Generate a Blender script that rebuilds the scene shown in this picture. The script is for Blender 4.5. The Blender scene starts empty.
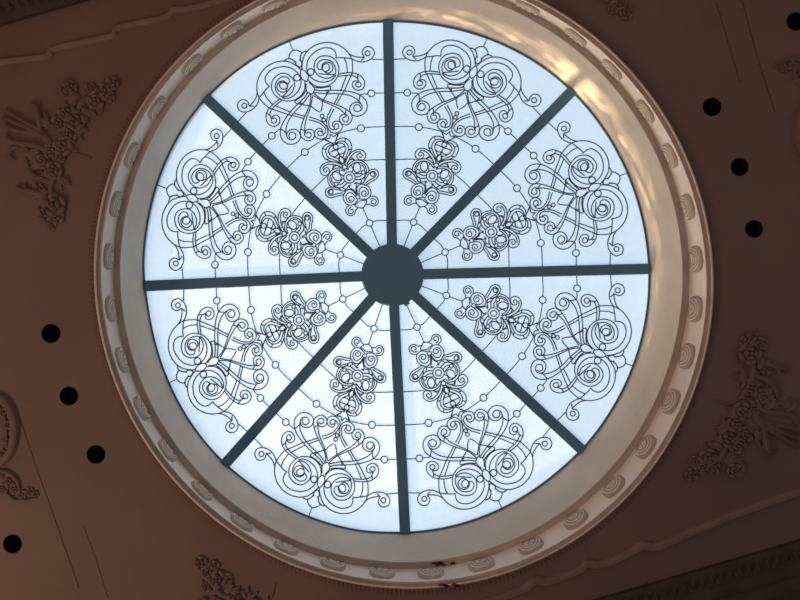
import bpy, bmesh, math, random
from mathutils import Vector, Matrix
from mathutils.geometry import delaunay_2d_cdt
PI = math.pi
random.seed(7)
S = bpy.context.scene
COL = S.collection

# ------------------------------------------------------------------ camera
FPX = 620.0                      # focal length in pixels of the 800x600 frame
ZC = 1.6                         # height of the lens over the floor
DC = 6.0                         # from the lens up to the ceiling
DG = 6.75                        # from the lens up to the rim of the glass
cam = bpy.data.cameras.new('camera'); cam.sensor_width = 36.0
cam.lens = 36.0 * FPX / 800.0
co = bpy.data.objects.new('camera', cam); COL.objects.link(co)
co.location = (0, 0, ZC); co.rotation_euler = (PI, 0, 0)     # looks straight up
S.camera = co

# ------------------------------------------------------------------ view
S.view_settings.view_transform = 'Standard'; S.view_settings.look = 'None'
S.view_settings.gamma = 1.0; S.view_settings.use_curve_mapping = False
S.view_settings.exposure = 0.0

# ------------------------------------------------------------------ sky, sun, added fill
SUN_AZ = Vector((-0.68, 0.733, 0)).normalized()               # where the low sun stands
SUN_EL = math.radians(4.2)
sun_dir = Vector((SUN_AZ.x*math.cos(SUN_EL), SUN_AZ.y*math.cos(SUN_EL), math.sin(SUN_EL)))
W = bpy.data.worlds.new('sky'); S.world = W; W.use_nodes = True
nt = W.node_tree; nt.nodes.clear()
def N(t, **k):
    n = nt.nodes.new(t)
    for a, b in k.items(): setattr(n, a, b)
    return n
def L(a, b): nt.links.new(a, b)
def mth(op, a, b=None):
    n = N('ShaderNodeMath', operation=op)
    for i, x in enumerate((a, b)):
        if x is None: continue
        if hasattr(x, 'links'): L(x, n.inputs[i])
        else: n.inputs[i].default_value = x
    return n.outputs[0]
def vdot(sock, v):
    n = N('ShaderNodeVectorMath', operation='DOT_PRODUCT'); L(sock, n.inputs[0]); n.inputs[1].default_value = v
    return n.outputs['Value']
tc = N('ShaderNodeTexCoord').outputs['Generated']
sp = N('ShaderNodeSeparateXYZ'); L(tc, sp.inputs[0])
up = mth('GREATER_THAN', sp.outputs[2], 0.0)
grad = mth('ADD', mth('MULTIPLY', vdot(tc, (-0.62, 0.78, 0)), 0.09), 1.0)
skyc = N('ShaderNodeVectorMath', operation='SCALE'); skyc.inputs[0].default_value = (0.67, 0.815, 0.94)
L(grad, skyc.inputs[3])
lobe = mth('POWER', mth('MAXIMUM', vdot(tc, (SUN_AZ.x*0.90, SUN_AZ.y*0.90, 0.43)), 0.0), 15.0)
glow = N('ShaderNodeVectorMath', operation='SCALE'); glow.inputs[0].default_value = (14.0, 10.4, 6.6)
L(lobe, glow.inputs[3])
addv = N('ShaderNodeVectorMath', operation='ADD'); L(skyc.outputs[0], addv.inputs[0]); L(glow.outputs[0], addv.inputs[1])
mix = N('ShaderNodeMix', data_type='RGBA'); L(up, mix.inputs[0])
mix.inputs[6].default_value = (0.235, 0.206, 0.184, 1)        # the dim hall below
L(addv.outputs[0], mix.inputs[7])
bg = N('ShaderNodeBackground'); L(mix.outputs[2], bg.inputs[0]); bg.inputs[1].default_value = 1.0
out = N('ShaderNodeOutputWorld'); L(bg.outputs[0], out.inputs[0])

sl = bpy.data.lights.new('sun', 'SUN'); sl.energy = 13.0; sl.color = (1.0, 0.70, 0.40); sl.angle = math.radians(1.2)
so = bpy.data.objects.new('sun', sl); COL.objects.link(so); so.location = sun_dir*20
so.rotation_euler = (-sun_dir).to_track_quat('-Z', 'Y').to_euler()

al = bpy.data.lights.new('hall_fill', 'AREA'); al.shape = 'DISK'; al.size = 2.5; al.energy = 170; al.color = (1.0, 0.60, 0.40)  # unseen warm fill added to brighten the left of the ceiling
ao = bpy.data.objects.new('hall_fill', al); COL.objects.link(ao); ao.location = (-5.8, 5.2, 2.2)
ao.rotation_euler = (Vector((-1.8, 1.8, 7.6)) - ao.location).to_track_quat('-Z', 'Y').to_euler()

# ------------------------------------------------------------------ helpers
def P(px, py, d):                # the point that lies d above the lens along that ray
    return Vector(((px-400)*d/FPX, (py-300)*d/FPX, ZC+d))
CIRC = {'G': (395.28, 275.47, 253.61, -1.56, 1.7), 'M': (401.34, 274.07, 284.49, -3.41, 1.21), 'T': (403.8, 277.04, 309.66, -1.06, 3.53)}
GW = [(-188, -3.3), (-176, -1.0), (-138, 2.8), (-90, -2.4), (-46, 2.2), (-3, 0.8), (40, -1.0), (49, -1.8), (89, 0.8), (98, 1.8), (130, 0.6), (172, -3.3), (184, -1.0)]
def wob(th):                     # the rim is a hand-run plaster circle, not a true one
    d = math.degrees(th)
    while d > 180: d -= 360
    while d < -180: d += 360
    for (a, p), (b, q) in zip(GW, GW[1:]):
        if a <= d <= b: t = (d-a)/(b-a); t = t*t*(3-2*t); return p+(q-p)*t
    return 0
def ring(name, off, th, d):
    cx, cy, R, A, B = CIRC[name]
    r = R + off + (wob(th) if name == 'G' else 0) + A*math.cos(2*th) + B*math.sin(2*th)
    return P(cx + r*math.cos(th), cy + r*math.sin(th), d)

def material(name, col, rough=0.8, var=0.0, scale=6.0, bump=0.0, bscale=30.0, col2=None, spec=0.3):
    m = bpy.data.materials.new(name); m.use_nodes = True
    t = m.node_tree; b = t.nodes['Principled BSDF']
    b.inputs['Roughness'].default_value = rough
    b.inputs['Specular IOR Level'].default_value = spec
    tx = t.nodes.new('ShaderNodeTexCoord')
    nz = t.nodes.new('ShaderNodeTexNoise'); nz.inputs['Scale'].default_value = scale; nz.inputs['Detail'].default_value = 6
    t.links.new(tx.outputs['Object'], nz.inputs['Vector'])
    rp = t.nodes.new('ShaderNodeValToRGB')
    c2 = col2 or tuple(c*(1-var) for c in col)
    rp.color_ramp.elements[0].position = 0.32; rp.color_ramp.elements[1].position = 0.68
    rp.color_ramp.elements[0].color = (*c2, 1); rp.color_ramp.elements[1].color = (*col, 1)
    t.links.new(nz.outputs['Fac'], rp.inputs[0]); t.links.new(rp.outputs[0], b.inputs['Base Color'])
    if bump:
        n2 = t.nodes.new('ShaderNodeTexNoise'); n2.inputs['Scale'].default_value = bscale; n2.inputs['Detail'].default_value = 5
        t.links.new(tx.outputs['Object'], n2.inputs['Vector'])
        bp = t.nodes.new('ShaderNodeBump'); bp.inputs['Strength'].default_value = bump; bp.inputs['Distance'].default_value = 0.02
        t.links.new(n2.outputs['Fac'], bp.inputs['Height']); t.links.new(bp.outputs[0], b.inputs['Normal'])
    return m
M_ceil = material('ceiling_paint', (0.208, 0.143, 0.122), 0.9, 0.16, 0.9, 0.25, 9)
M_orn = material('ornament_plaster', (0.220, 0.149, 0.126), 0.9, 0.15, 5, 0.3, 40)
M_wall = material('well_plaster', (0.73, 0.65, 0.55), 0.85, 0.10, 2.5, 0.35, 14)
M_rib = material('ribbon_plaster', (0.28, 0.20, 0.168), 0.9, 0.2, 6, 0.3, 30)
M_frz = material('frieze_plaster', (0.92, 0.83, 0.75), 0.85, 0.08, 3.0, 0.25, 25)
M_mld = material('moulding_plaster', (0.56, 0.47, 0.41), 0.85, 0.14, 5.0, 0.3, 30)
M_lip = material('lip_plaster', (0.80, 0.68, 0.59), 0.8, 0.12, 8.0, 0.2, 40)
M_med = material('medallion_plaster', (0.50, 0.43, 0.36), 0.85, 0.12, 9.0, 0.3, 60)
M_dark = material('cornice_shade_brown', (0.095, 0.062, 0.05), 0.8, 0.3, 4.0, 0.4, 25)  # shade of the less lit cornice and wall faces put into the brown
M_bar = material('glare_tinted_steel', (0.105, 0.25, 0.41), 0.55, 0.10, 3.0)  # blue veil of glare from the glass put into the base colour
M_lead = material('lead_came', (0.11, 0.19, 0.26), 0.6, 0.15, 20.0)
M_hole = material('black_can', (0.012, 0.012, 0.012), 0.7, 0.2, 8.0)
M_crack = material('joint_line', (0.11, 0.07, 0.06), 0.9, 0.2, 8.0)  # dark brown of the thin ceiling joints
M_chip = material('bare_patch', (0.16, 0.075, 0.06), 0.9, 0.3, 30.0)

def glass_material():
    m = bpy.data.materials.new('reeded_glass'); m.use_nodes = True
    t = m.node_tree; t.nodes.clear()
    o = t.nodes.new('ShaderNodeOutputMaterial')
    tr = t.nodes.new('ShaderNodeBsdfTransparent'); tr.inputs[0].default_value = (0.97, 0.985, 1, 1)
    tl = t.nodes.new('ShaderNodeBsdfTranslucent'); tl.inputs[0].default_value = (0.53, 0.64, 0.80, 1)
    tx = t.nodes.new('ShaderNodeTexCoord')
    mp = t.nodes.new('ShaderNodeMapping'); mp.inputs['Scale'].default_value = (3, 3, 3)
    nz = t.nodes.new('ShaderNodeTexNoise'); nz.inputs['Scale'].default_value = 1.0; nz.inputs['Detail'].default_value = 4
    t.links.new(tx.outputs['Object'], mp.inputs[0]); t.links.new(mp.outputs[0], nz.inputs['Vector'])
    mr = t.nodes.new('ShaderNodeMapRange'); mr.inputs[1].default_value = 0.35; mr.inputs[2].default_value = 0.65
    mr.inputs[3].default_value = 0.55; mr.inputs[4].default_value = 0.40
    t.links.new(nz.outputs['Fac'], mr.inputs[0])
    mx = t.nodes.new('ShaderNodeMixShader')
    t.links.new(mr.outputs[0], mx.inputs[0]); t.links.new(tr.outputs[0], mx.inputs[1]); t.links.new(tl.outputs[0], mx.inputs[2])
    t.links.new(mx.outputs[0], o.inputs[0])
    return m
M_glass = glass_material()

def obj(name, bm, mat, parent=None, smooth=False, kind=None):
    bmesh.ops.recalc_face_normals(bm, faces=bm.faces)
    me = bpy.data.meshes.new(name); bm.to_mesh(me); bm.free()
    if smooth: me.polygons.foreach_set('use_smooth', [True]*len(me.polygons))
    me.materials.append(mat)
    o = bpy.data.objects.new(name, me); COL.objects.link(o)
    if parent:
        o.parent = parent
        o.matrix_parent_inverse = parent.matrix_world.inverted()
    if kind: o['kind'] = kind
    return o
def thing(name, label, cat, loc, group=None):
    o = bpy.data.objects.new(name, None); COL.objects.link(o); o.location = loc; o.empty_display_size = 0.1
    o.matrix_world = Matrix.Translation(loc)
    o['label'] = label; o['category'] = cat
    if group: o['group'] = group
    return o
def lift(bm, prof, n=240, closed=False):
    """loft of a profile of (circle, offset, depth) round the opening"""
    rows = []
    for i in range(n):
        th = 2*PI*i/n
        rows.append([bm.verts.new(ring(c, o, th, d)) for c, o, d in prof])
    k = len(prof)
    for i in range(n):
        a, b = rows[i], rows[(i+1) % n]
        for j in range(k if closed else k-1):
            bm.faces.new((a[j], b[j], b[(j+1) % k], a[(j+1) % k]))
def box(bm, c, ax, ay, az):
    vs = [bm.verts.new(c + ax*i + ay*j + az*k) for i in (-1, 1) for j in (-1, 1) for k in (-1, 1)]
    for f in ((0,1,3,2),(4,6,7,5),(0,4,5,1),(2,3,7,6),(0,2,6,4),(1,5,7,3)): bm.faces.new([vs[q] for q in f])
def smooth_pts(pts, sub=4, closed=False):
    if len(pts) < 3 and not closed: return [Vector(p) for p in pts]
    n = len(pts); res = []
    V = [Vector(p) for p in pts]
    for i in range(n if closed else n-1):
        if closed: p0, p1, p2, p3 = V[(i-1) % n], V[i], V[(i+1) % n], V[(i+2) % n]
        else: p0, p1, p2, p3 = V[max(i-1, 0)], V[i], V[i+1], V[min(i+2, n-1)]
        for s in range(sub):
            t = s/sub
            res.append(0.5*((2*p1) + (p2-p0)*t + (2*p0-5*p1+4*p2-p3)*t*t + (3*p1-p0-3*p2+p3)*t**3))
    if not closed: res.append(V[-1])
    return res
def came(bm, pts, nrm, w=0.0062, h=0.006, closed=False):
    """H-section lead strip along pts on a pane with normal nrm"""
    n = len(pts); rows = []
    for i in range(n):
        a = pts[(i-1) % n] if (closed or i) else pts[i]
        b = pts[(i+1) % n] if (closed or i < n-1) else pts[i]
        t = b-a
        if t.length < 1e-9: t = Vector((1, 0, 0))
        s = t.normalized().cross(nrm)
        rows.append([bm.verts.new(pts[i]+s*w+nrm*h*0.4), bm.verts.new(pts[i]+nrm*h), bm.verts.new(pts[i]-s*w+nrm*h*0.4),
                     bm.verts.new(pts[i]-s*w-nrm*h*0.4), bm.verts.new(pts[i]-nrm*h), bm.verts.new(pts[i]+s*w-nrm*h*0.4)])
    for i in range(n if closed else n-1):
        a, b = rows[i], rows[(i+1) % n]
        for j in range(6): bm.faces.new((a[j], a[(j+1) % 6], b[(j+1) % 6], b[j]))

# ================================================================== SETTING
E1 = Vector((math.cos(math.radians(-16.3)), math.sin(math.radians(-16.3))))
E2 = Vector((-E1.y, E1.x))
CX, CY = 402.0, 278.0
def room(a, b): return (CX + E1.x*a + E2.x*b, CY + E1.y*a + E2.y*b)
def Rm(a, b, d): return P(*room(a, b), d)

HOLES = [(712, 107, 9.3), (739.5, 167, 9.0), (754, 229, 8.9), (795.5, 21.5, 9.2), (51, 333.5, 9.6), (69, 396, 9.4), (96, 454.5, 9.4), (12.5, 544, 9.5)]
# ceiling with the round opening and the lamp holes
vv, ee = [], []
def loop(pts):
    s = len(vv); vv.extend(pts)
    for i in range(len(pts)): ee.append((s+i, s+(i+1) % len(pts)))
loop([Rm(a, b, DC).to_2d() for a, b in ((-640, -360), (640, -360), (640, 366), (-640, 366))])
loop([ring('T', 1.3, 2*PI*i/240, DC).to_2d() for i in range(240)])
for hx, hy, hr in HOLES: loop([P(hx+hr*math.cos(2*PI*i/40), hy+hr*math.sin(2*PI*i/40), DC).to_2d() for i in range(40)])
cv, ce, cf = delaunay_2d_cdt(vv, ee, [], 0, 1e-5)[:3]
bm = bmesh.new(); bv = [bm.verts.new((v.x, v.y, ZC+DC)) for v in cv]
for f in cf:
    c = sum((cv[i] for i in f), Vector((0, 0)))/len(f)
    px, py = c.x*FPX/DC+400, c.y*FPX/DC+300
    th = math.atan2(py-277.04, px-403.8)
    rT = 309.66+1.3-1.06*math.cos(2*th)+3.53*math.sin(2*th)
    if math.hypot(px-403.8, py-277.04) < rT-0.02: continue
    if any(math.hypot(px-hx, py-hy) < hr for hx, hy, hr in HOLES): continue
    bm.faces.new([bv[i] for i in f])
for f in bm.faces:
    f.normal_update()
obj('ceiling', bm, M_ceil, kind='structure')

# the well that rises to the glass
bm = bmesh.new()
n = 240; rows = []
prof_w = [(0.0, 6.20), (0.04, 6.215), (0.12, 6.26), (0.3, 6.34), (0.5, 6.42), (0.7, 6.54), (0.86, 6.65), (0.95, 6.71), (1.0, 6.748), (0.6, 6.80)]
for i in range(n):
    th = 2*PI*i/n; row = []
    for t, d in prof_w:
        a0 = ring('M', 0.0, th, 6.20); b0 = ring('G', 0.9, th, DG)
        q = a0.lerp(b0, t); q.z = ZC+d
        row.append(bm.verts.new(q))
    rows.append(row)
for i in range(n):
    a, b = rows[i], rows[(i+1) % n]
    for j in range(len(prof_w)-1): bm.faces.new((a[j], b[j], b[j+1], a[j+1]))
obj('wall_well', bm, M_wall, smooth=True, kind='structure')

# inner moulding
bm = bmesh.new()
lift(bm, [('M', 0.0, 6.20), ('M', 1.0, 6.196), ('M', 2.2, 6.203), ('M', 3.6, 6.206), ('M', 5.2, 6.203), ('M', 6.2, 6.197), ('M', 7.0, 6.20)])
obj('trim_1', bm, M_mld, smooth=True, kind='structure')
# frieze
FR_OUT = ('T', -6.0, 5.97); FR_IN = ('M', 7.0, 6.20)
bm = bmesh.new()
lift(bm, [FR_OUT, FR_IN])
obj('trim_2', bm, M_frz, smooth=True, kind='structure')
# groove and outer lip
bm = bmesh.new()
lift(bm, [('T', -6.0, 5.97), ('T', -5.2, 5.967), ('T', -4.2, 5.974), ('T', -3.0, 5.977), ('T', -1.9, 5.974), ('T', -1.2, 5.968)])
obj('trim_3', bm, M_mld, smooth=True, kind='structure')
bm = bmesh.new()
lift(bm, [('T', -1.2, 5.968), ('T', -1.0, 5.948), ('T', -0.3, 5.93), ('T', 0.3, 5.928), ('T', 0.9, 5.95), ('T', 1.3, 6.0)])
obj('trim_4', bm, M_lip, smooth=False, kind='structure')
# row of little dentils outside the lip
bm = bmesh.new()
for i in range(440):
    th = 2*PI*i/440
    a = ring('T', 2.4, th, 5.996); b = ring('T', 7.0, th, 5.996)
    r = (b-a)/2; t = Vector((-r.y, r.x, 0)).normalized()*0.0105
    box(bm, (a+b)/2, r, t, Vector((0, 0, 0.006)))
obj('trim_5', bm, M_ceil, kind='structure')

# stepped ribbon mouldings along the two long sides
def ribbon(name, pts, w, h):
    bm = bmesh.new()
    Q = smooth_pts([P(x, y, DC) for x, y in pts], 4)
    rows = []
    for i, p in enumerate(Q):
        t = (Q[min(i+1, len(Q)-1)]-Q[max(i-1, 0)]).normalized(); s = Vector((-t.y, t.x, 0))
        rows.append([bm.verts.new(p+s*w*u+Vector((0, 0, -h*v))) for u, v in ((-1, -0.1), (-0.9, 0.5), (-0.4, 1), (0.1, 0.75), (0.5, 0.9), (0.95, 0.4), (1, -0.1))])
    for a, b in zip(rows, rows[1:]):
        for j in range(6): bm.faces.new((a[j], a[j+1], b[j+1], b[j]))
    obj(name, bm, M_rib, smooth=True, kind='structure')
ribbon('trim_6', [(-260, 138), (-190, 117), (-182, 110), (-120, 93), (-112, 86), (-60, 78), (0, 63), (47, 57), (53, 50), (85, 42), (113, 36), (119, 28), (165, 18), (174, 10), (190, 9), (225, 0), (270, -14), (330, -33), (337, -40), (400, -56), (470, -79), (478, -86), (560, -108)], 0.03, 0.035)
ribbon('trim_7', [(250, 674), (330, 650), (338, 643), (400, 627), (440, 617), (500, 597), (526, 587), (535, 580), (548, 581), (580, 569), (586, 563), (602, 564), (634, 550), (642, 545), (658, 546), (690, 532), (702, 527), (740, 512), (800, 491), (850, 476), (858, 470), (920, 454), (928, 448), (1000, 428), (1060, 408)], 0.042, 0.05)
# cornice and the first stretch of wall on both long sides
def cornice(name, wname, s, b0):
    bm = bmesh.new()
    prof = [(0, 6.002), (0, 5.95), (3, 5.935), (9, 5.90), (14, 5.885), (15, 5.86), (23, 5.84), (24, 5.80), (33, 5.77), (34, 5.70)]
    rows = [[bm.verts.new(Rm(a, s*(b0+o), DC).xy.to_3d()+Vector((0, 0, ZC+d))) for o, d in prof] for a in (-640, 640)]
    for j in range(len(prof)-1): bm.faces.new((rows[0][j], rows[0][j+1], rows[1][j+1], rows[1][j]))
    for i in range(-60, 61):                      # carved leaves along the cove
        c0 = Rm(i*9.5, s*(b0+8), DC); c0.z = ZC+5.895
        e2 = Vector((E2.x, E2.y, 0))*s; e1 = Vector((E1.x, E1.y, 0))
        tip = bm.verts.new(c0-e2*0.055-Vector((0, 0, 0.02))); end = bm.verts.new(c0+e2*0.05+Vector((0, 0, -0.02)))
        l = bm.verts.new(c0-e1*0.036); r = bm.verts.new(c0+e1*0.036); m = bm.verts.new(c0-Vector((0, 0, 0.028)))
        for f in ((tip, l, m), (l, end, m), (end, r, m), (r, tip, m)): bm.faces.new(f)
    obj(name, bm, M_dark, kind='structure')
    bm = bmesh.new()
    vs = [bm.verts.new(Rm(a, s*(b0+34), DC).xy.to_3d()+Vector((0, 0, z))) for a, z in ((-640, ZC+5.72), (640, ZC+5.72), (640, ZC+1.5), (-640, ZC+1.5))]
    bm.faces.new(vs); obj(wname, bm, M_dark, kind='structure')
cornice('trim_8', 'wall_top', -1, 354)
cornice('trim_9', 'wall_bottom', 1, 362)
# thin open joints in the ceiling boards
def joint(name, pts, w=0.0045):
    bm = bmesh.new()
    for (x0, y0), (x1, y1) in zip(pts, pts[1:]):
        a, b = P(x0, y0, DC-0.001), P(x1, y1, DC-0.001); t = (b-a).normalized(); s = Vector((-t.y, t.x, 0))
        box(bm, (a+b)/2, (b-a)/2, s*w, Vector((0, 0, 0.002)))
    obj(name, bm, M_crack, kind='structure')
joint('trim_10', [(741.5, -2), (748, 22), (752, 38), (761.5, 70), (775, 112)])
joint('trim_11', [(716, 2), (727, 38), (740, 82)], 0.003)
joint('trim_12', [(20, 418), (27, 440), (35, 464), (51, 508), (79, 588)], 0.0035)
joint('trim_13', [(84, 527), (97, 562), (108, 598)], 0.0025)

# ================================================================== SKYLIGHT FRAME
HUB = (392.5, 275.0); RISE = 0.27; DH = DG+RISE
ENDS = [(388, 22), (571, 92), (648, 269), (582, 450), (405, 531), (226, 463), (147, 286), (207, 99)]
END_NAMES = ['top', 'upper right', 'right', 'lower right', 'bottom', 'lower left', 'left', 'upper left']
H3 = P(*HUB, DH)
def mesh_bar(bm, a, b, w, h):
    t = (b-a).normalized(); s = Vector((-t.y, t.x, 0)).normalized(); u = t.cross(s)
    sec = [(-1, -.8), (-.85, -1), (.85, -1), (1, -.8), (1, 1), (-1, 1)]
    r0 = [bm.verts.new(a+s*w*i+u*h*j) for i, j in sec]; r1 = [bm.verts.new(b+s*w*i+u*h*j) for i, j in sec]
    for k in range(6): bm.faces.new((r0[k], r0[(k+1) % 6], r1[(k+1) % 6], r1[k]))
    bm.faces.new(r0); bm.faces.new(r1[::-1])
fr = thing('skylight_frame', 'dark grey-blue steel skylight frame of eight radial bars meeting at a round hub', 'skylight', P(*HUB, DG))
bm = bmesh.new()
R = 31.3
rows = []
for r, d in ((R-1.5, DH-0.085), (R, DH-0.075), (R, DH+0.03)):
    rows.append([bm.verts.new(P(HUB[0]+r*math.cos(2*PI*i/64), HUB[1]+r*math.sin(2*PI*i/64), d)) for i in range(64)])
for a, b in zip(rows, rows[1:]):
    for i in range(64): bm.faces.new((a[i], a[(i+1) % 64], b[(i+1) % 64], b[i]))
bm.faces.new(rows[0]); bm.faces.new(rows[-1][::-1])
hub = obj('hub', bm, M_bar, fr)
bm = bmesh.new()
c = P(406.5, 303.2, DH-0.06)
t = Vector((0.86, -0.5, 0)); s = Vector((0.5, 0.86, 0))
box(bm, c, t*0.032, s*0.024, Vector((0, 0, 0.02)))
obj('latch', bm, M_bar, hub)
for (ex, ey) in ENDS:
    dx, dy = ex-HUB[0], ey-HUB[1]; q = 1+1.5/math.hypot(dx, dy)
    a = P(HUB[0]+dx*0.08, HUB[1]+dy*0.08, DH-RISE*0.08-0.02); b = P(HUB[0]+dx*q, HUB[1]+dy*q, DG-0.02)
    bm = bmesh.new(); mesh_bar(bm, a, b, 0.0575, 0.035)
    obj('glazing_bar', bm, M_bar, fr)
bm = bmesh.new()
lift(bm, [('G', 0.1, DG+0.01), ('G', 0.1, DG-0.03), ('G', 1.9, DG-0.03), ('G', 2.0, DG+0.01)], closed=True)
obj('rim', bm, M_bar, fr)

# ================================================================== LEADED GLASS PANELS
AXC = [(220, -0.25), (198, -0.44), (173, -0.8), (140, -0.8), (118, -0.9), (106, -1.25), (85, -1.55), (57, -1.9), (0, -1.9)]
AX = Vector((-0.4047, -0.9144)); TX = Vector((0.9144, -0.4047))
def loc(x, y):
    d = Vector((x-HUB[0], y-HUB[1])); u, v = d.dot(TX), d.dot(AX)
    for (v0, c0), (v1, c1) in zip(AXC, AXC[1:]):
        if v >= v1: return (u-(c0+(c1-c0)*min(1, max(0, (v-v0)/(v1-v0)))), v)
    return (u+1.9, v)
def cr(o, pts, s=0.1): return [loc(o[0]+x*s, o[1]+y*s) for x, y in pts]
A = (300, 35); D = (315, 85); F = (310, 125); Q = (320, 165); Z3 = (260, 85)
PAL, ROS, LIN, RND = [], [], [], []      # half curves (mirrored), roundels (u,v,r)
def pal(o, *pts): PAL.append(cr(o, pts))
def ros(o, *pts): ROS.append(cr(o, pts))
def lin(o, *pts): LIN.append(cr(o, pts))
def disc(lst, o, x, y, r, n=16, ry=None):
    ry = ry or r
    lst.append(cr(o, [(x+r*math.cos(2*PI*i/n), y+ry*math.sin(2*PI*i/n)) for i in range(n+1)]))
# --- big spiral
pal(A, (18, 350), (20, 290), (40, 205), (90, 140), (160, 95), (230, 74), (300, 72), (370, 90), (430, 125), (480, 175), (510, 230), (520, 290), (518, 375))
pal(A, (358, 228), (355, 185), (335, 148), (300, 129), (240, 125), (180, 145), (120, 190), (80, 245), (65, 310), (72, 370), (100, 420), (150, 455), (210, 470), (270, 465), (320, 442), (355, 400))
pal(A, (75, 445), (130, 500), (200, 520), (280, 505), (345, 455), (378, 390), (383, 320), (360, 260), (310, 217), (250, 205), (190, 218), (150, 260), (138, 320), (150, 370), (190, 412), (250, 432), (300, 425), (345, 395), (352, 345), (338, 295), (300, 255), (245, 243), (195, 258), (168, 300), (180, 340), (225, 348))
pal(A, (225, 348), (222, 320), (240, 292), (270, 285), (290, 310), (285, 345), (260, 362), (240, 362), (225, 348))
pal(A, (240, 365), (280, 380), (315, 355), (325, 315), (305, 280), (262, 268), (222, 290), (214, 330), (225, 348))
pal(A, (188, 386), (260, 392), (345, 394))
pal(A, (358, 228), (400, 222), (510, 230))
pal(A, (435, 225), (460, 285), (468, 372))
disc(PAL, A, 105, 370, 33)
# tail scroll by the bar
pal(A, (480, 175), (520, 202), (580, 215), (640, 213), (622, 190), (617, 155), (640, 118), (675, 108), (715, 122), (738, 168), (722, 212), (680, 247), (620, 264), (560, 255), (508, 230))
disc(PAL, A, 670, 176, 25)
pal(A, (605, 250), (640, 213))
# scroll 2
pal(A, (383, 388), (430, 378), (500, 373), (560, 383), (610, 413), (638, 465), (630, 520), (595, 548), (550, 545), (518, 515), (518, 475), (545, 455), (580, 462), (602, 485), (598, 510), (572, 518), (550, 500), (556, 475), (580, 468))
pal(A, (375, 412), (440, 402), (500, 400), (548, 413), (570, 438), (580, 465))
pal(A, (570, 385), (568, 435))
# crossing band
pal(A, (518, 375), (500, 412), (470, 480), (438, 552))
pal(A, (458, 405), (430, 480), (404, 552))
pal(D, (290, 48), (265, 92)); pal(D, (262, 50), (245, 60))
pal(D, (235, 88), (215, 130), (180, 195)); pal(D, (265, 92), (240, 135), (208, 195))
pal(D, (160, 225), (130, 285), (112, 335), (110, 400), (130, 450), (170, 482), (215, 480), (255, 450), (266, 410), (245, 375), (210, 362), (175, 375), (165, 405), (185, 430), (188, 450))
pal(D, (185, 240), (155, 290), (132, 350), (132, 410), (150, 440), (188, 450), (222, 435), (230, 405), (205, 388), (185, 410), (185, 430))
# eye and drop on the axis
PAL.append([loc(300.5, 69.3), loc(305.2, 71.6), loc(308, 76.3), loc(306.8, 81.7)])
PAL.append([loc(308.5, 82.5), loc(312.7, 86.3), loc(314, 90), loc(312, 94.2)])
PAL.append([loc(293, 50.4), loc(297, 50.3), loc(301.2, 52.5), loc(300.2, 56), loc(299.8, 60.6)])
PAL.append([loc(307.5, 51.3), loc(303.8, 51.6), loc(300.6, 55), loc(300.3, 60.5), loc(301.5, 62), loc(301.8, 68)])
PAL.append([loc(299, 60.4), loc(300.8, 61), loc(301.6, 64), loc(300.6, 67), loc(298.8, 67.6)])
# stub leaf
pal(A, (130, 520), (200, 530), (295, 513)); pal(A, (297, 512), (300, 535), (290, 552)); pal(A, (140, 545), (200, 558), (280, 552))
# scroll 3
pal(D, (-10, 50), (60, 58), (120, 55), (200, 52), (300, 58), (380, 72), (440, 97), (490, 140), (512, 190), (505, 250), (465, 297), (410, 312), (362, 297), (338, 250), (345, 207), (380, 177), (415, 170), (448, 187), (463, 218), (450, 250), (415, 267), (385, 253), (377, 228), (392, 202), (415, 194), (440, 208), (448, 232))
pal(D, (-10, 75), (60, 84), (120, 88), (220, 85), (310, 96), (380, 122), (430, 160), (460, 205))
pal(D, (440, 97), (432, 160)); pal(D, (118, 56), (110, 88))
# scroll 4
pal(D, (-18, 82), (30, 122), (80, 152), (150, 177), (220, 202), (300, 242), (345, 278), (364, 322), (345, 378), (300, 402), (255, 385), (235, 347), (248, 310), (285, 293), (318, 305), (328, 335), (312, 368), (285, 368), (268, 345), (280, 322), (305, 318))
pal(D, (-20, 105), (20, 132), (75, 165), (160, 202), (230, 237), (280, 277), (305, 312))
pal(D, (302, 242), (296, 292))
# heart under the drop and its beads
pal(D, (140, 52), (110, 100), (85, 140), (68, 165), (66, 215), (52, 270))
disc(PAL, D, 64, 315, 19); disc(PAL, D, 82, 353, 18)
# joint ornament between palmette and rosette
pal(F, (190, 92), (228, 118), (265, 92), (262, 120), (245, 186)); pal(F, (265, 125), (275, 88))
# --- rosette
ros(F, (238, 188), (255, 158), (300, 135), (350, 135), (393, 170), (410, 225), (395, 275), (365, 330), (345, 380), (338, 403))
ros(F, (243, 190), (290, 165), (335, 168), (368, 200), (378, 245), (362, 295), (342, 345), (335, 385))
ros(F, (248, 192), (300, 184), (335, 200), (348, 235), (340, 280), (322, 320), (325, 345))
ros(F, (350, 137), (340, 168)); ros(F, (408, 240), (376, 255))
disc(ROS, F, 252, 222, 25)
ros(F, (345, 215), (310, 225), (270, 250), (265, 275), (290, 292), (325, 285), (344, 262)); ros(F, (285, 294), (300, 320), (325, 318))
ros(F, (305, 330), (330, 335), (330, 370), (325, 392))
ros(F, (342, 405), (352, 350), (395, 288), (440, 255), (490, 246), (530, 265), (548, 305), (532, 345), (492, 352), (462, 328), (465, 297), (498, 286), (515, 308), (495, 325), (480, 312))
ros(F, (362, 402), (385, 345), (420, 298), (462, 270), (500, 272)); ros(F, (370, 385), (385, 355), (410, 345), (438, 352)); ros(F, (395, 325), (440, 350))
disc(ROS, F, 338, 425, 22)
ros(F, (362, 455), (368, 410), (410, 370), (460, 352), (520, 365), (560, 405), (576, 450), (568, 480))
ros(F, (370, 450), (392, 412), (425, 386), (470, 375), (520, 390), (547, 430), (550, 475), (532, 520), (495, 548), (440, 552))
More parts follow.
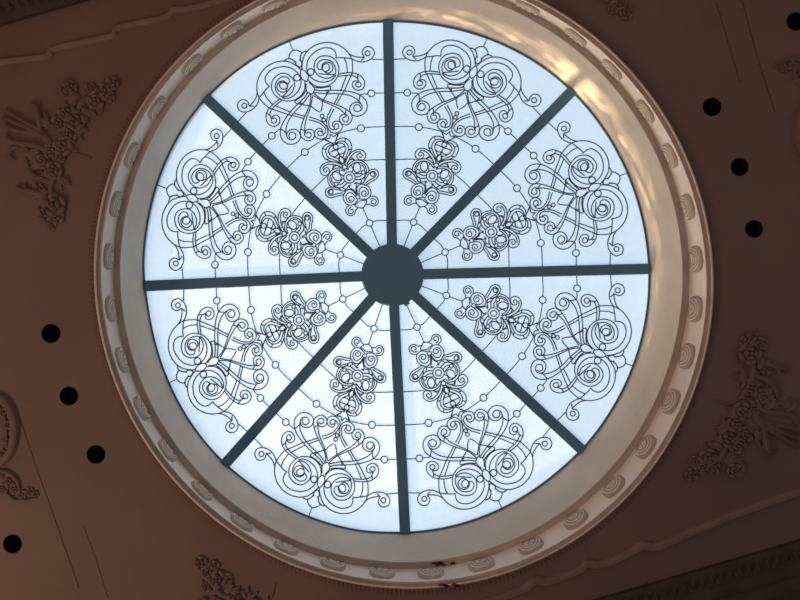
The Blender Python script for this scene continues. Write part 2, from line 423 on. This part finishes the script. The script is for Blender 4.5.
disc(ROS, F, 460, 430, 36, ry=50)
disc(ROS, F, 520, 478, 19)
ros(F, (400, 400), (420, 440), (408, 478)); ros(F, (505, 398), (530, 430), (530, 460)); ros(F, (435, 490), (480, 492), (505, 485)); ros(F, (440, 520), (480, 520), (515, 495))
ros(Q, (430, 150), (440, 110), (478, 62), (520, 42), (560, 60), (571, 100), (550, 140), (500, 170), (452, 202), (425, 205))
ros(Q, (418, 188), (450, 130), (488, 78), (525, 66), (548, 95), (530, 125), (478, 156), (438, 188))
disc(ROS, Q, 512, 95, 21)
ros(Q, (345, 152), (400, 145), (440, 120)); ros(Q, (338, 180), (375, 188), (420, 182)); ros(Q, (405, 150), (395, 182))
ros(Q, (330, 195), (330, 190), (355, 200), (345, 250), (355, 300))
ros(Q, (362, 300), (355, 240), (378, 205), (420, 198), (470, 220), (495, 270), (485, 320), (445, 348), (385, 345))
ros(Q, (380, 310), (378, 255), (408, 225), (448, 238), (472, 280), (452, 312), (418, 318), (400, 300), (412, 270), (438, 266), (448, 288), (430, 300))
disc(ROS, Q, 366, 325, 20)
ros(Q, (488, 318), (540, 320), (566, 360), (555, 400), (515, 417), (480, 400), (440, 405), (418, 438))
ros(Q, (485, 345), (515, 340), (545, 362), (535, 392), (505, 392), (495, 370), (515, 358)); ros(Q, (445, 345), (450, 372), (440, 405)); ros(Q, (385, 365), (420, 362), (448, 360))
ros(Q, (395, 437), (418, 438))
# centre ring on the axis
vc = loc(348.2, 178.0)[1]
for rr in (5.7, 3.0): ROS.append([(rr*math.sin(PI*i/12), vc+rr*math.cos(PI*i/12)) for i in range(13)])
# --- border lines with roundels
lin(A, (710, 236), (760, 236), (850, 238))
lin(D, (440, 97), (470, 88), (519, 85)); RND.append((*loc(370.3, 93.0), 3.4)); lin(D, (588, 77), (640, 76), (705, 75))
lin(F, (270, 88), (380, 55), (467, 36)); RND.append((*loc(360, 128.2), 3.5)); lin(F, (535, 26), (620, 18), (750, 13))
lin(F, (530, 358), (600, 350), (760, 345))
LIN.append([loc(371, 222.8), loc(374.5, 221.5), loc(380, 221.2), loc(389.5, 221.2)])
vA = loc(367.8, 223.8)[1]
AXL = [(258.5, loc(293, 50.4)[1]), (loc(362, 209)[1], vA+3.3), (vA-3.3, 27)]      # lines on the axis (v from, v to)

def sector(i):
    e0, e1 = ENDS[i], ENDS[(i+1) % 8]
    h = Vector(HUB); a = Vector(e0)-h; b = Vector(e1)-h
    mid = (a+b)/2/234.6; half = (b-a)/2/98.35
    p0, p1 = P(*e0, DG), P(*e1, DG)
    nrm = (p0-H3).cross(p1-H3).normalized()
    if nrm.z > 0: nrm = -nrm
    o = Vector((0, 0, ZC))
    def on(px, py):
        d = Vector(((px-400)/FPX, (py-300)/FPX, 1)); return o + d*((H3-o).dot(nrm)/d.dot(nrm))
    def uv(u, v):
        q = h + mid*v + half*u; return on(q.x, q.y)
    return on, uv, nrm
RIB_TH = [math.radians(x) for x in (268.35, 313.7, 358.5, 403.05, 447.8, 492.1, 537.6, 583.1)]
def gth(e): return math.atan2(e[1]-275.47, e[0]-395.28)
for i in range(8):
    on, uv, nrm = sector(i)
    n0, n1 = END_NAMES[i], END_NAMES[(i+1) % 8]
    rt = thing('leaded_glass_panel', 'leaded glass wedge with scroll palmette, between the %s and %s bars' % (n0, n1),
               'glass panel', uv(0, 120), 'leaded glass wedges of the skylight')
    # pane
    t0, t1 = gth(ENDS[i]), gth(ENDS[(i+1) % 8])
    if t1 < t0: t1 += 2*PI
    bm = bmesh.new(); K = 24; J = 6
    cx, cy, R0, Aq, Bq = CIRC['G']
    grid = []
    for k in range(K+1):
        th = t0+(t1-t0)*k/K; r = R0+1.3+wob(th)+Aq*math.cos(2*th)+Bq*math.sin(2*th)
        ex, ey = cx+r*math.cos(th), cy+r*math.sin(th)
        row = []
        for j in range(J+1):
            s = 0.09+(1-0.09)*j/J
            row.append(bm.verts.new(on(HUB[0]+(ex-HUB[0])*s, HUB[1]+(ey-HUB[1])*s)))
        grid.append(row)
    for k in range(K):
        for j in range(J): bm.faces.new((grid[k][j], grid[k+1][j], grid[k+1][j+1], grid[k][j+1]))
    obj('glass_pane', bm, M_glass, rt)
    def run(name, curves, w):
        bm = bmesh.new()
        for c in curves:
            loopd = math.hypot(c[0][0]-c[-1][0], c[0][1]-c[-1][1]) < 0.01 and len(c) > 5
            um = sum(u for u, v in c)/len(c)
            on_axis = loopd and abs(um) < 1.6
            for sg in ((1,) if on_axis else (1, -1)):
                pts = [Vector((u-um if on_axis else sg*(u if loopd else max(u, 0.0)), v, 0)) for u, v in c]
                cl = len(pts) > 5 and (pts[0]-pts[-1]).length < 0.01
                if cl: pts = pts[:-1]
                pts = smooth_pts(pts, 2 if len(pts) > 11 else 3, cl)
                came(bm, [uv(p.x, p.y) for p in pts], nrm, w, 0.006, cl)
        return obj(name, bm, M_lead, rt)
    run('scroll_palmette', PAL, 0.0060)
    run('rosette', ROS, 0.0060)
    for c in LIN:
        for sg in (1, -1):
            bm = bmesh.new(); came(bm, [uv(p.x, p.y) for p in smooth_pts([Vector((sg*u, v, 0)) for u, v in c], 4)], nrm, 0.0052, 0.006)
            obj('border_came', bm, M_lead, rt)
    for k, (va, vb) in enumerate(AXL):
        bm = bmesh.new(); came(bm, [uv(0, va), uv(0, vb)], nrm, 0.0052, 0.006)
        obj('border_came', bm, M_lead, rt)
    for u, v, r in [(u*sg, v, r) for u, v, r in RND for sg in (1, -1)] + [(0, vA, 3.3)]:
        bm = bmesh.new()
        came(bm, [uv(u+r*math.cos(2*PI*k/24), v+r*math.sin(2*PI*k/24)) for k in range(24)], nrm, 0.0058, 0.006, True)
        obj('roundel', bm, M_lead, rt)

# ================================================================== FRIEZE MEDALLIONS
def medallion_meshes():
    """local frame: x along the ring, y from the outer edge to the glass, z out of the frieze"""
    a, b = 0.132, 0.096
    def sup(t, k=1.0):
        c, s = math.cos(t), math.sin(t); e = 0.72
        return a*k*math.copysign(abs(c)**e, c), b*k*math.copysign(abs(s)**e, s)
    bm = bmesh.new(); rows = []
    for k, z in ((1.0, -0.004), (0.99, 0.006), (0.94, 0.013), (0.8, 0.017), (0.5, 0.019)):
        rows.append([bm.verts.new((*sup(2*PI*i/40, k), z)) for i in range(40)])
    for p, q in zip(rows, rows[1:]):
        for i in range(40): bm.faces.new((p[i], p[(i+1) % 40], q[(i+1) % 40], q[i]))
    bm.faces.new(rows[-1])
    body = bm
    bm = bmesh.new()
    def ridge(bm, pts, w, h):
        rows = []
        for i, p in enumerate(pts):
            t = (pts[min(i+1, len(pts)-1)]-pts[max(i-1, 0)]).normalized(); s = Vector((-t.y, t.x, 0))
            rows.append([bm.verts.new(p+s*w+Vector((0, 0, -0.006))), bm.verts.new(p+s*w*.5+Vector((0, 0, h*.8))), bm.verts.new(p+Vector((0, 0, h))), bm.verts.new(p-s*w*.5+Vector((0, 0, h*.8))), bm.verts.new(p-s*w+Vector((0, 0, -0.006)))])
        for q, r in zip(rows, rows[1:]):
            for j in range(4): bm.faces.new((q[j], q[j+1], r[j+1], r[j]))
        bm.faces.new(rows[0]); bm.faces.new(rows[-1][::-1])
    for k, y0 in ((0.80, 0.020), (0.58, 0.024), (0.36, 0.028)):
        pts = []
        for i in range(17):
            t = PI + PI*i/16
            x, y = a*k*math.cos(t), y0*1.7 + (b*1.25*k)*math.sin(t)
            pts.append(Vector((x, y, 0.015)))
        ridge(bm, pts, 0.0068, 0.012)
    rings = bm
    bm = bmesh.new()
    for k in range(5):
        t = PI + PI*(k+0.5)/5
        d = Vector((math.cos(t)*1.3, math.sin(t)*0.9, 0))
        pts = [Vector((0, 0.05, 0.018)) + d*0.042*q for q in (0.3, 0.7, 1.0)]
        ridge(bm, pts, 0.006, 0.011)
    curls = []
    for sx in (-1, 1):
        curls.append(bm); bm = bmesh.new()
        pts = [Vector((sx*0.100+0.014*math.cos(t), 0.05+0.018*math.sin(t), 0.014)) for t in [2*PI*i/12 for i in range(11)]]
        ridge(bm, pts, 0.005, 0.010)
    return body, rings, curls[0], curls[1], bm
b1, b2, b3, b4, b5 = medallion_meshes()
def mesh_of(name, bm, mat):
    bmesh.ops.recalc_face_normals(bm, faces=bm.faces)
    me = bpy.data.meshes.new(name); bm.to_mesh(me); bm.free(); me.polygons.foreach_set('use_smooth', [True]*len(me.polygons)); me.materials.append(mat); return me
MED = [('plaque', mesh_of('plaque', b1, M_med)), ('shell_ridges', mesh_of('shell_ridges', b2, M_frz)), ('palmette', mesh_of('palmette', b3, M_frz)), ('curl', mesh_of('curl', b4, M_frz)), ('curl', mesh_of('curl', b5, M_frz))]
ORD = ['first', 'second', 'third', 'fourth', 'fifth', 'sixth']
MANG = [6.6, 15.9, 25.2, 35.2, 45.0, 54.6, 64.6, 74.7, 84.5, 93.9, 103.5, 113.1, 123.0, 133.0, 143.3, 153.0, 163.2, 173.4, 183.7, 194.0, 204.0, 214.3, 225.0, 235.1, 244.7,
        254.8, 265.0, 275.0, 285.0, 295.0, 306.0, 315.5, 326.0, 335.9, 346.5, 356.8]
spots = [(k, math.radians(MANG[k])) for k in list(range(25))+[29, 30, 31, 32, 33, 34, 35]]
ribdeg = [358.5, 43.05, 87.8, 132.1, 177.6, 223.1, 268.35, 313.7]
ribnm = ['right', 'lower right', 'bottom', 'lower left', 'left', 'upper left', 'top', 'upper right']
allang = MANG
def med_label(deg):
    deg %= 360
    best = min(range(8), key=lambda r: (deg-ribdeg[r]) % 360)
    cnt = sum(1 for x in allang if 0 < (x-ribdeg[best]) % 360 <= (deg-ribdeg[best]) % 360)
    if 285 < deg < 313:
        cnt = sum(1 for x in allang if 0 < (ribdeg[7]-x) % 360 <= (ribdeg[7]-deg) % 360)
        return 'oval plaster frieze medallion, %s anticlockwise from the end of the upper right bar' % ORD[cnt-1]
    return 'oval plaster frieze medallion, %s clockwise from the end of the %s bar' % (ORD[cnt-1], ribnm[best])
proto = None
for k, th in spots:
    # the medallion's centre sits on the sloping frieze face
    o = ring('T', -6.0, th, 5.97); q = ring('M', 7.0, th, 6.20)
    y = (q-o); c = o.lerp(q, 0.56)
    o2 = ring('T', -6.0, th+0.01, 5.97)
    x = (o2-o).normalized(); yv = (y - x*y.dot(x)).normalized(); z = x.cross(yv)
    if z.dot(Vector((-math.cos(th), -math.sin(th), 0))) < 0: x = -x; z = -z
    mw = Matrix((x, yv, z)).transposed().to_4x4(); mw.translation = c
    if proto is None:
        proto = thing('frieze_medallion', med_label(math.degrees(th)), 'medallion', c, 'oval medallions round the frieze')
        proto.matrix_world = mw
        for nm, me in MED:
            ch = bpy.data.objects.new(nm, me); COL.objects.link(ch); ch.parent = proto
        kids = list(proto.children)
    else:
        r = proto.copy(); COL.objects.link(r); r.matrix_world = mw; r['label'] = med_label(math.degrees(th))
        for ch in kids:
            c2 = ch.copy(); COL.objects.link(c2); c2.parent = r

# ================================================================== RECESSED LAMP HOLES
hl = ['black round recessed ceiling hole, upper of the three right of the skylight', 'black round recessed ceiling hole, middle of the three right of the skylight',
      'black round recessed ceiling hole, lowest of the three right of the skylight', 'black round recessed ceiling hole cut by the right picture edge, near the top right corner',
      'black round recessed ceiling hole, upper of the three left of the skylight', 'black round recessed ceiling hole, middle of the three left of the skylight',
      'black round recessed ceiling hole, lowest of the three left of the skylight', 'black round recessed ceiling hole alone near the bottom left corner']
for (hx, hy, hr), lb in zip(HOLES, hl):
    t = thing('recessed_downlight', lb, 'downlight', P(hx, hy, DC), 'recessed black lamp holes in the ceiling')
    bm = bmesh.new(); rr = hr*DC/FPX; c = P(hx, hy, DC); rows = []
    for r, z in ((rr, 0.0), (rr, 0.16), (rr*0.6, 0.2)):
        rows.append([bm.verts.new(c+Vector((r*math.cos(2*PI*i/40), r*math.sin(2*PI*i/40), z))) for i in range(40)])
    for a, b in zip(rows, rows[1:]):
        for i in range(40): bm.faces.new((a[i], a[(i+1) % 40], b[(i+1) % 40], b[i]))
    bm.faces.new(rows[-1])
    obj('housing', bm, M_hole, t, smooth=False)
    bm = bmesh.new(); rows = []
    for r, z in ((rr*1.0, 0.004), (rr*1.0, -0.003), (rr*0.95, -0.003), (rr*0.95, 0.01)):
        rows.append([bm.verts.new(c+Vector((r*math.cos(2*PI*i/40), r*math.sin(2*PI*i/40), z))) for i in range(40)])
    for a, b in zip(rows, rows[1:]):
        for i in range(40): bm.faces.new((a[i], a[(i+1) % 40], b[(i+1) % 40], b[i]))
    obj('trim_ring', bm, M_hole, t)

# ================================================================== PLASTER ORNAMENTS
M1 = DC/FPX
def strip(bm, pts, w0, w1, h, base=0.0):
    """raised tapering moulding on the ceiling, pts in metres (x,y), z grows downward"""
    Qp = smooth_pts([Vector((x, y, 0)) for x, y in pts], 4); n = len(Qp); rows = []
    for i, p in enumerate(Qp):
        f = i/(n-1); w = w0+(w1-w0)*f; w *= math.sin(PI*min(1, max(0.0, 0.12+0.85*f)))**0.5
        t = (Qp[min(i+1, n-1)]-Qp[max(i-1, 0)]).normalized(); s = Vector((-t.y, t.x, 0)); hh = h*(0.6+0.4*math.sin(PI*f))
        rows.append([bm.verts.new(p+s*w*a+Vector((0, 0, base-hh*b))) for a, b in ((-1, 0), (-.8, .6), (-.3, 1), (0, .8), (.3, 1), (.8, .6), (1, 0))])
    for a, b in zip(rows, rows[1:]):
        for j in range(6): bm.faces.new((a[j], a[j+1], b[j+1], b[j]))
    bm.faces.new(rows[0]); bm.faces.new(rows[-1][::-1])
def dome(bm, x, y, rx, ry, h, ang=0.0, n=12, base=0.0, tilt=0.0):
    ca, sa = math.cos(ang), math.sin(ang); rows = []
    for k in range(4):
        f = k/4*PI/2; rr = math.cos(f); z = math.sin(f)
        rows.append([bm.verts.new((x+ca*rx*rr*math.cos(q)-sa*ry*rr*math.sin(q), y+sa*rx*rr*math.cos(q)+ca*ry*rr*math.sin(q), base-h*z-tilt*rr*math.cos(q))) for q in [2*PI*i/n for i in range(n)]])
    top = bm.verts.new((x, y, base-h))
    for a, b in zip(rows, rows[1:]):
        for i in range(n): bm.faces.new((a[i], a[(i+1) % n], b[(i+1) % n], b[i]))
    for i in range(n): bm.faces.new((rows[-1][i], rows[-1][(i+1) % n], top))
    bm.faces.new(rows[0][::-1])
def rose_bm(x, y, r, seed):
    rnd = random.Random(seed); bm = bmesh.new()
    a0 = rnd.random()*6
    for k in range(5):
        a = a0+2*PI*k/5; dome(bm, x+0.62*r*math.cos(a), y+0.62*r*math.sin(a), r*0.34, r*0.5, r*0.42, a, tilt=r*0.22)
    for k in range(4):
        a = a0+0.5+2*PI*k/4; dome(bm, x+0.30*r*math.cos(a), y+0.30*r*math.sin(a), r*0.22, r*0.36, r*0.66, a, tilt=r*0.16)
    dome(bm, x, y, r*0.2, r*0.2, r*0.8)
    return bm
def leaf_bm(x0, y0, x1, y1, w, bend=0.15):
    bm = bmesh.new()
    mx, my = (x0+x1)/2-(y1-y0)*bend, (y0+y1)/2+(x1-x0)*bend
    strip(bm, [(x0, y0), (mx, my), (x1, y1)], w, w*0.7, w*1.0)
    L_ = math.hypot(x1-x0, y1-y0)
    for f, sg in ((0.25, 1), (0.25, -1), (0.5, 1), (0.5, -1)):            # side lobes
        px, py = x0+(mx-x0)*2*f if f < 0.5 else mx, y0+(my-y0)*2*f if f < 0.5 else my
        dx, dy = (x1-x0)/L_, (y1-y0)/L_
        strip(bm, [(px, py), (px+dx*w*1.2-sg*dy*w*1.0, py+dy*w*1.2+sg*dx*w*1.0), (px+dx*w*2.2-sg*dy*w*1.3, py+dy*w*2.2+sg*dx*w*1.3)], w*0.55, w*0.3, w*0.8)
    return bm
# corner spray drawn round the upper left one; every piece becomes a part
OC = (60, 150)
def o_(x, y): return ((x-OC[0])*M1, (y-OC[1])*M1)
def strip_bm(pts, w0, w1, h):
    bm = bmesh.new(); strip(bm, [o_(*p) for p in pts], w0*M1, w1*M1, h*M1); return bm
SPRAY = []
for k, (x, y, r) in enumerate([(113, 84, 6.5), (104, 92, 7), (97, 101, 8.5), (110, 97, 5.5), (91, 90, 6), (71, 88, 7), (77, 121, 9.5), (68, 113, 8), (60, 124, 7.5), (70, 135, 8), (64, 147, 9), (52, 150, 7), (55, 171, 8.5), (44, 162, 7), (60, 158, 6), (56, 205, 10.5), (47, 213, 8), (58, 217, 7), (52, 225, 4.5), (39, 190, 6)]):
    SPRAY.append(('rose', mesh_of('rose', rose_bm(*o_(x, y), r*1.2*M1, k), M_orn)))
for pts, w, h in [([(55, 150), (46, 138), (32, 130), (14, 122), (3, 118)], 2.6, 5), ([(52, 143), (42, 132), (28, 124), (12, 114), (6, 110)], 2.4, 4.5), ([(41, 130), (40, 118), (37, 108), (31, 104)], 3.0, 6),
                  ([(50, 152), (36, 146), (20, 144), (10, 140), (8, 133)], 2.6, 5), ([(44, 138), (30, 133), (16, 131), (5, 124)], 2.2, 4), ([(34, 158), (28, 152), (27, 146)], 2.2, 4),
                  ([(62, 160), (52, 186), (54, 200)], 2.6, 4.5), ([(52, 182), (38, 178), (30, 170), (28, 158)], 2.6, 5), ([(46, 196), (32, 192), (24, 190), (17, 186)], 2.4, 5), ([(34, 195), (26, 189), (27, 183)], 2.0, 4),
                  ([(78, 112), (84, 102), (92, 96)], 2.6, 4.5), ([(70, 100), (62, 92), (64, 84), (72, 81)], 2.0, 4), ([(74, 153), (84, 156), (92, 158.5)], 1.1, 1.6), ([(20, 146), (12, 150), (10, 156), (16, 160)], 2.0, 4)]:
    SPRAY.append(('scroll_stem', mesh_of('scroll_stem', strip_bm(pts, w*1.3, w*0.9, h*1.1), M_orn)))
for x0, y0, x1, y1, w in [(80, 96, 70, 104, 3.4), (84, 108, 92, 116, 3.2), (75, 128, 84, 133, 3.0), (50, 128, 42, 120, 3.4), (40, 150, 30, 160, 3.4), (42, 168, 32, 166, 3.0), (60, 176, 66, 184, 3.0), (48, 190, 42, 200, 3.2), (66, 148, 74, 146, 2.8), (104, 104, 98, 112, 2.6), (52, 180, 46, 172, 3)]:
    SPRAY.append(('leaf', mesh_of('leaf', leaf_bm(*o_(x0, y0), *o_(x1, y1), w*1.35*M1), M_orn)))
def place(name, label, cat, px, py, rot, parts, group=None, sc=1.0):
    t = thing(name, label, cat, P(px, py, DC), group)
    t.rotation_euler = (0, 0, rot); t.scale = (sc, sc, sc)
    for nm, me in parts:
        c = bpy.data.objects.new(nm, me); COL.objects.link(c); c.parent = t
    return t
def rotpt(x, y, a, cx=402, cy=278):
    c, s = math.cos(a), math.sin(a); return (cx+c*(x-cx)-s*(y-cy), cy+s*(x-cx)+c*(y-cy))
G_ = 'floral plaster sprays in the ceiling corners'
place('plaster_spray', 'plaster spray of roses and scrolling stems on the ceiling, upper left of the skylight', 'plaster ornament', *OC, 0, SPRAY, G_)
place('plaster_spray', 'plaster spray of roses and leaves on the dim ceiling, lower right of the skylight', 'plaster ornament', 744, 408, PI, SPRAY, G_)
x, y = rotpt(*OC, -PI/2+0.02)
place('plaster_spray', 'plaster spray rising over the bottom picture edge, lower left of the skylight', 'plaster ornament', x, y-2, -PI/2, SPRAY, G_)
x, y = rotpt(*OC, PI/2+0.09)
place('plaster_spray', 'faint plaster spray at the top picture edge, upper right of the skylight', 'plaster ornament', x+6, y+4, PI/2+0.12, SPRAY, G_)
# side cartouches, cut by the picture edge
CA = []
OC = (-8, 430)
bm = bmesh.new()
strip(bm, [o_(-8+24*math.cos(t), 430+36*math.sin(t)) for t in [-1.9+3.8*i/14 for i in range(15)]], 4.5*M1, 4.5*M1, 7*M1)
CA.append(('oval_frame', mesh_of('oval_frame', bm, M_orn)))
bm = bmesh.new(); dome(bm, *o_(-8, 430), 17*M1, 29*M1, 5*M1, n=24)
CA.append(('boss', mesh_of('boss', bm, M_orn)))
for k, (x, y, r) in enumerate([(3, 412, 5), (8, 425, 5), (4, 438, 5), (9, 445, 4.5), (0, 428, 5), (2, 453, 5), (3, 474, 6), (10, 480, 7), (16, 489, 6), (22, 494, 5.5), (30, 491, 5), (36, 494, 4), (4, 488, 6)]):
    CA.append(('rosette_flower', mesh_of('rosette_flower', rose_bm(*o_(x, y), r*M1, 40+k), M_orn)))
for pts, w, h in [([(-4, 470), (8, 472), (18, 480), (20, 490)], 2.4, 4.5), ([(0, 486), (14, 499), (26, 500), (38, 497)], 2.2, 4)]:
    CA.append(('scroll_stem', mesh_of('scroll_stem', strip_bm(pts, w, w*0.7, h), M_orn)))
place('plaster_cartouche', 'oval plaster cartouche with trailing flowers cut by the left picture edge', 'plaster ornament', *OC, 0, CA, 'oval cartouches at the ends of the ceiling')
place('plaster_cartouche', 'faint oval plaster cartouche cut by the right picture edge, below the top right corner', 'plaster ornament', 822, 130, PI, CA, 'oval cartouches at the ends of the ceiling')

# ================================================================== WEAR: bare patches and splinters on the ring
def patch(name, label, cx, cy, d, n, spread, size):
    t = thing(name, label, 'damage', P(cx, cy, d))
    rnd = random.Random(cx)
    for k in range(n):
        bm = bmesh.new(); x, y = cx+rnd.uniform(-1, 1)*spread[0], cy+rnd.uniform(-1, 1)*spread[1]; m = 9
        r = [rnd.uniform(0.5, 1.2)*size for _ in range(m)]
        lo = [bm.verts.new(P(x+1.5*r[i]*math.cos(2*PI*i/m), y+r[i]*0.65*math.sin(2*PI*i/m), d)) for i in range(m)]
        hi = [bm.verts.new(v.co+Vector((0, 0, -0.005))) for v in lo]
        for i in range(m): bm.faces.new((lo[i], lo[(i+1) % m], hi[(i+1) % m], hi[i]))
        bm.faces.new(hi); bm.faces.new(lo[::-1])
        obj('flake', bm, M_chip, t)
patch('loose_plaster', 'dark loose plaster flakes on the outer lip near the bottom of the ring', 451, 585.6, 5.927, 8, (11, 1.3), 2.3)
patch('loose_plaster', 'reddish bare plaster patches on the inner moulding near the bottom bar', 444, 564.3, 6.196, 6, (12, 1.6), 2.2)
